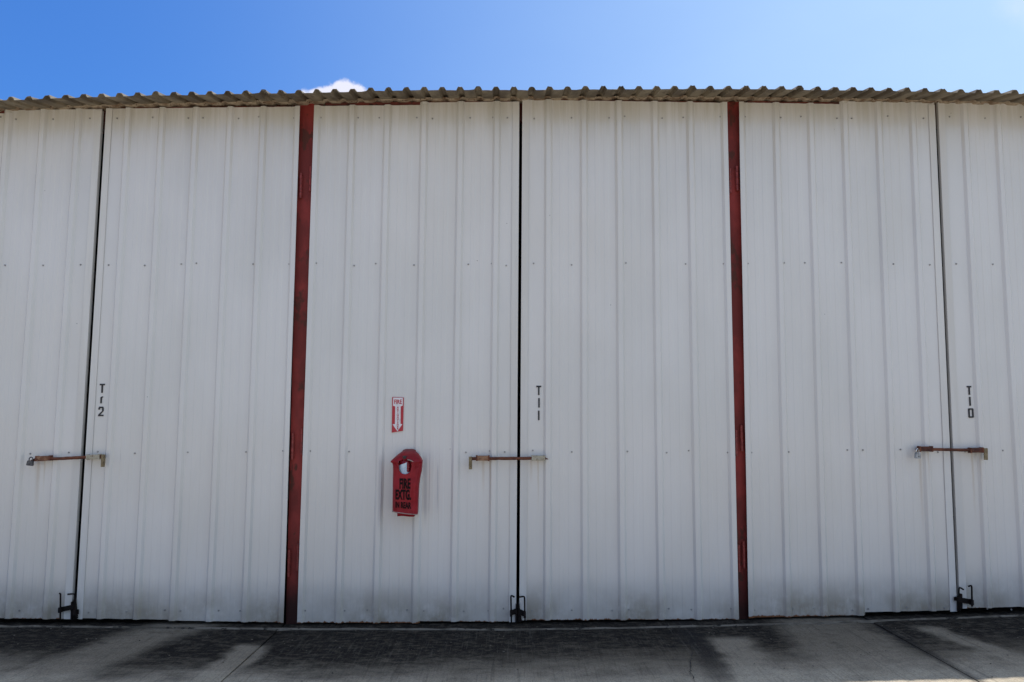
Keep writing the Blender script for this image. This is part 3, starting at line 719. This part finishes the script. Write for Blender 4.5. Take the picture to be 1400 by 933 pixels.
# ------------------------------------------------------------------ foot bolts at the bottom of the meeting edges
def foot_bolt(label, rod_pts, plates, wedge=None):
    o = at(*rod_pts[0], -0.055); o = Vector((o.x, 0, o.z)); t = thing('foot_bolt', label, 'door bolt', o, 'foot bolts on the doors')
    pts = []
    R = [P2(u, v, o, -0.055 if len(q) == 0 else q[0]) for (u, v, *q) in rod_pts]
    for i, p in enumerate(R):                 # soften the bends
        if 0 < i < len(R)-1:
            a = (R[i-1]-p); b = (R[i+1]-p); k = min(0.016, a.length*.4, b.length*.4)
            pts += [p+a.normalized()*k, p+a.normalized()*k*.25+b.normalized()*k*.25, p+b.normalized()*k]
        else: pts.append(p)
    bm = BM(); tube(bm, pts, 0.0068, 10); link('rod', bm, M['black_iron'], t, smooth=True)
    for (u0, v0, u1, v1, h) in plates:
        bm = BM(); seg_box(bm, P2(u0, v0, o), P2(u1, v1, o), h, 0.010, -0.030, 0.002)
        e = P2(u0, v0, o) if abs(u0-rod_pts[0][0]) < abs(u1-rod_pts[0][0]) else P2(u1, v1, o)
        box(bm, e.x-0.010, e.x+0.010, -0.068, -0.026, e.z-h*0.55, e.z+h*0.55, bev=0.002)
        link('bracket', bm, M['black_iron'], t)
    if wedge:
        bm = BM(); prism(bm, [(P2(u, v, o, -.02).x, P2(u, v, o, -.02).z) for u, v in wedge], -0.028, -0.006); link('corner_plate', bm, M['black_iron'], t)
    return t
foot_bolt('black foot bolt with knobbed top on the leftmost leaf', ((82.3, 847.5), (82.8, 812), (80.8, 811.5, -0.062)), ((81.5, 834.5, 98.5, 831, 0.038),), [(97.5, 823), (99.5, 823), (99.2, 847.5), (96.8, 847.5)])
foot_bolt('black foot bolt with top bent left, on the T 1 2 leaf', ((102, 848), (102.3, 812), (92.5, 812.8, -0.058)), ((101.5, 838, 105, 838, 0.038),), [(100.8, 820), (103.5, 820), (106, 846), (100.8, 847.5)])
foot_bolt('black foot bolt with hooked top left of the widest gap', ((699.2, 851.5), (698.4, 813.8), (703.5, 816.8, -0.062)), ((698.8, 839.5, 706.5, 836.5, 0.040),), [(705.2, 826), (707.2, 826), (707.2, 851), (704.2, 851)])
foot_bolt('black foot bolt with hooked top just right of the widest black gap', ((717.8, 849.5), (717.2, 815.3), (710.2, 816.6, -0.062)), ((717.5, 841, 709.5, 837.5, 0.042),), [(708.4, 824), (710.2, 826), (713.5, 849.5), (708.4, 850.5)])
foot_bolt('black foot bolt with bent top on the leaf left of T 1 0', ((1311.2, 836), (1311, 802.5), (1317.5, 806.5, -0.062)), ((1311, 820, 1307, 820, 0.03),), [(1309, 815), (1312.6, 815), (1312.6, 835), (1309, 836)])
foot_bolt('black foot bolt with wide bracket at the foot of the rightmost leaf', ((1329, 829.5), (1328.5, 800.2), (1324, 802, -0.062)), ((1329.2, 824, 1312.8, 821, 0.040),), [(1312.9, 812), (1315, 812), (1315.5, 832), (1312.9, 832)])

# ------------------------------------------------------------------ fire sign
def plate(poly, y0, y1):
    bm = BM(); prism(bm, poly, y0, y1); return bm
so = at(543.5, 567); so = Vector((so.x, 0, so.z))
sg = thing('fire_sign', 'small red and white FIRE EXTINGUISHER arrow sign above the red cover', 'sign', so)
def sp(u, v): p = at(u, v)-so; return (p.x, p.z)
link('sign_plate', plate([sp(535.8, 591.8), sp(551.2, 589.2), sp(552.3, 543.8), (sp(536.6, 543)[0], sp(536.6, 543)[1])], -0.0105, -0.007), M['sign_red'], sg)
arrow = [sp(537.9, 543.9), sp(551.0, 544.3), sp(550.8, 554.8), sp(548.0, 556.0), sp(547.8, 580), sp(550.4, 580), sp(543.6, 590), sp(536.9, 580.3), sp(540.2, 580.2), sp(540.6, 556.0), sp(537.6, 555)]
link('arrow', plate(arrow, -0.0118, -0.0104), M['sign_white'], sg)
vs_, fs_ = text_mesh('FIRE', 0.050, 0.0014, 0.0006, 0.72); c = sp(544.3, 549.9)
link('printed_word', ([(v.x+c[0], v.y-0.0122, v.z+c[1]) for v in vs_], fs_), M['sign_red'], sg)
for i, ch in enumerate('EXTINGUISHER'):
    vs_, fs_ = text_mesh(ch, 0.0165, 0.0009, 0.0005, 1.25); c = sp(544.2-0.02*i, 557.6+i*2.62)
    link('printed_letter', ([(v.x+c[0], v.y-0.0122, v.z+c[1]) for v in vs_], fs_), M['sign_red'], sg)

# ------------------------------------------------------------------ red extinguisher cover and the extinguisher inside
YF = -0.205
ROWS = [  # v, u left, u right, front depth, back-gap
    (617.8, 549.5, 567.5, -0.085), (618.6, 548.0, 568.8, -0.105), (621, 544.5, 571.0, -0.135), (624, 541, 572.8, -0.160), (627.5, 537.2, 574.6, -0.182),
    (631, 533.6, 576.0, -0.196), (632.3, 533.9, 576.2, -0.200), (634, 535.6, 576.1, -0.198), (638, 536.4, 575.8, -0.198), (645, 536.4, 574.9, -0.200), (655, 536.2, 572.8, -0.202), (665, 536.1, 571.4, YF), (680, 535.9, 570.6, YF), (692, 535.8, 570.0, YF), (700.3, 535.7, 569.6, YF)]
co_ = at(553, 704, -0.1); co_ = Vector((co_.x, 0, co_.z))
cov = thing('extinguisher_cover', 'red vinyl fire extinguisher cover with round window on the white door', 'cover', co_)
def row_at(v):
    for a, b in zip(ROWS, ROWS[1:]):
        if v <= b[0]: break
    t = (v-a[0])/(b[0]-a[0]); return [a[i]+(b[i]-a[i])*t for i in range(1, 4)]
def surf(s, v):
    """s -1..1 across the front; returns local point"""
    ul, ur, yf = row_at(v)
    vb = v+ (s*0.5+0.5)*4.3*max(0, (v-675)/25.3)                  # hem slopes down to the right
    k = abs(s)**5
    y = yf+k*0.045*(1 if v > 632 else 0.6)
    # folds: right side crease, soft dents
    fold = 0.010*math.exp(-((s-0.62)/0.10)**2)*max(0, min(1, (v-622)/15)) + 0.007*noise.noise(Vector((s*2.2, v*0.05, 2.0)))+0.004*noise.noise(Vector((s*5, v*0.11, 7.0)))
    y += fold
    u = ul+(ur-ul)*(s*0.5+0.5)
    p = at(u, vb, yf)-co_
    return Vector((p.x, y, p.z))
WC = (553.6, 640.3); WR = 8.3
def to_uv_s(u, v):
    ul, ur, _ = row_at(v); return (u-ul)/(ur-ul)*2-1
bm = BM(); NS, NV = 44, 100
V = []
for j in range(NV+1):
    v = 617.8+(700.3-617.8)*j/NV; row = []
    for i in range(NS+1):
        s = -1+2*i/NS; row.append((s, v))
    V.append(row)
def win(u, v):
    """window outline: round below, cut straight across the top and at the upper right by the hood"""
    du, dv = u-WC[0], v-WC[1]
    return (du*du+dv*dv)**0.5 < WR*1.0 if dv > 0 else (abs(du) < WR*0.98 and dv > -11.5 and not (du < -4.5 and dv < -10))
grid = {}
inside = lambda s, v: win(row_at(v)[0]+(row_at(v)[1]-row_at(v)[0])*(s*.5+.5), v)
def snap(s, v):
    ul, ur, _ = row_at(v); u = ul+(ur-ul)*(s*.5+.5); du, dv = u-WC[0], v-WC[1]
    if dv > 0:
        r = (du*du+dv*dv)**.5
        if r < WR*1.14: du *= WR/r; dv *= WR/r; u, v = WC[0]+du, WC[1]+dv; return to_uv_s(u, v), v
    return s, v
for j in range(NV+1):
    for i in range(NS+1):
        s, v = V[j][i]
        if inside(s, v): continue
        s2, v2 = snap(s, v) if abs(s) < 0.98 else (s, v)
        grid[(i, j)] = bm.verts.new(surf(s2, v2))
for j in range(NV):
    for i in range(NS):
        ks = [(i, j), (i+1, j), (i+1, j+1), (i, j+1)]
        if all(q in grid for q in ks): bm.faces.new([grid[q] for q in ks])
# sides back to the wall
for i in (0, NS):
    prev = None
    for j in range(NV+1):
        f = grid[(i, j)]; v = V[j][i][1]; inn = (0.012 if i == 0 else -0.012)*(1 if v > 632 else 0.4)
        m1 = bm.verts.new((f.co.x+inn*0.1, f.co.y*0.62+0.006*noise.noise(Vector((v*.1, i, 0))), f.co.z)); m2 = bm.verts.new((f.co.x+inn, -0.045, f.co.z+0.002))
        row = [f, m1, m2]
        if prev:
            for q in range(2): bm.faces.new((prev[q], row[q], row[q+1], prev[q+1]))
        prev = row
# top back to the wall
prev = None
for i in range(NS+1):
    f = grid[(i, 0)]; row = [f, bm.verts.new((f.co.x, -0.03, f.co.z+0.02-0.012*abs(i/NS*2-1)**4))]
    if prev: bm.faces.new((prev[0], row[0], row[1], prev[1]))
    prev = row
bmesh.ops.recalc_face_normals(bm, faces=bm.faces)
link('vinyl_shell', bm, M['vinyl'], cov, smooth=True, thick=0.0016)
# hood seam: folded edge hanging over the shoulders
for s0, s1, va, vb_ in ((-1.0, -0.62, 632.0, 640.5), (0.60, 1.0, 640.5, 632.5)):
    bm = BM(); pts = [surf(s0+(s1-s0)*q/10, va+(vb_-va)*q/10)+Vector((0, -0.004, 0)) for q in range(11)]
    tube(bm, pts, 0.0035, 8); link('hood_seam', bm, M['vinyl'], cov, smooth=True)
# pale hem
bm = BM(); tube(bm, [surf(-1+2*q/30, 700.1)+Vector((0, -0.001, 0)) for q in range(31)], 0.0036, 8)
link('hem', bm, M['vinyl_edge'], cov, smooth=True)
bm = BM(); tube(bm, [surf(to_uv_s(u, v), v)+Vector((0, -.003, 0)) for u, v in ((557, 628.6), (561, 629.6), (565, 631.5))], 0.0045, 8)
link('hood_tie', bm, M['vinyl_edge'], cov, smooth=True)
# window pane
bm = BM(); ring = []; NP = 40
for a in range(NP):
    th = 2*math.pi*a/NP; du, dv = math.cos(th), math.sin(th)
    if dv > 0: u, v = WC[0]+du*WR*1.03, WC[1]+dv*WR*1.03
    else: k_ = min(WR*1.03/max(abs(du), 1e-5), 11.8/max(abs(dv), 1e-5)); u, v = WC[0]+du*k_, WC[1]+dv*k_
    q = surf(to_uv_s(u, v), v); q.y += 0.003; ring.append(bm.verts.new(q))
bm.faces.new(ring)
link('window', bm, M['window'], cov, thick=0.0006)
# print on the cover
def printed(s_, size, u, v, bold, xs, slant=0.0):
    vs_, fs_ = text_mesh(s_, size, bold, 0.0004, xs)
    out_ = []
    for q in vs_:
        uu = u+(q.x+slant*q.z)*162; vv = v-q.z*162
        p = surf(to_uv_s(uu, vv), vv); out_.append((p.x, p.y-0.0050-(0.0006 if q.y < 0 else 0), p.z))
    link('printed_word', (out_, fs_), M['vinyl_print'], cov)
printed('FIRE', 0.116, 553.6, 662.2, 0.0045, 0.45)
printed('EXTG.', 0.108, 551.2, 677.0, 0.0045, 0.45)
printed('IN REAR', 0.066, 551.0, 690.2, 0.0022, 0.55)
# extinguisher (thing of its own, hangs inside the cover)
eo = at(554, 700, -0.11); eo = Vector((eo.x, -0.132, eo.z-0.01))
ex = thing('fire_extinguisher', 'red fire extinguisher with white label seen through the cover window', 'fire extinguisher', eo)
H = at(554, 640, -0.132).z-eo.z
bm = BM(); prof = [(0.0, 0.0), (0.055, 0.0), (0.060, 0.008), (0.060, H+0.02), (0.056, H+0.05), (0.040, H+0.075), (0.020, H+0.085), (0.0, H+0.085)]
sgm = 40; rings = []
for r_, z_ in prof: rings.append([bm.verts.new((max(r_, 0.0005)*math.cos(2*math.pi*i/sgm), max(r_, 0.0005)*math.sin(2*math.pi*i/sgm), z_)) for i in range(sgm)])
for a in range(len(rings)-1):
    for i in range(sgm): bm.faces.new((rings[a][i], rings[a][(i+1) % sgm], rings[a+1][(i+1) % sgm], rings[a+1][i]))
bmesh.ops.recalc_face_normals(bm, faces=bm.faces)
link('cylinder', bm, M['cylinder_red'], ex, smooth=True)
def band(a0, a1, z0, z1, m, nm, r=0.0612, skew=0.0):
    bm = BM(); prev = None
    for i in range(17):
        a = math.radians(a0+(a1-a0)*i/16); row = [bm.verts.new((r*math.cos(a), r*math.sin(a), z0)), bm.verts.new((r*math.cos(a), r*math.sin(a), z1+skew*i/16))]
        if prev: bm.faces.new((prev[0], row[0], row[1], prev[1]))
        prev = row
    link(nm, bm, M[m], ex, smooth=True)
band(195, 288, H-0.12, H+0.012, 'label', 'label', skew=0.035)
band(288, 345, H-0.12, H-0.025, 'label', 'label', 0.0611)
band(292, 330, H-0.030, H+0.022, 'cylinder_red', 'label_panel', 0.0618)
link('valve_head', boxes((-0.026, 0.026, -0.03, 0.026, H+0.072, H+0.10), (-0.012, 0.012, -0.075, -0.02, H+0.078, H+0.094), bev=0.003), M['black_plastic'], ex)
# inner red skirt showing under the hem, part of the cover
bm = BM(); prev = None
for i in range(25):
    q = i/24; u = 543+23*q; a = at(u, 700.5, -0.17)-co_; b = at(u, 706.2-0.6*math.sin(q*5), -0.17)-co_
    yb = -0.165-0.012*math.sin(q*math.pi)
    row = [bm.verts.new((a.x, yb, a.z)), bm.verts.new((b.x, yb, b.z)), bm.verts.new((b.x, -0.07, b.z+0.004))]
    if prev:
        for c in range(2): bm.faces.new((prev[c], row[c], row[c+1], prev[c+1]))
    prev = row
link('inner_skirt', bm, M['vinyl'], cov, smooth=True, thick=0.0015)
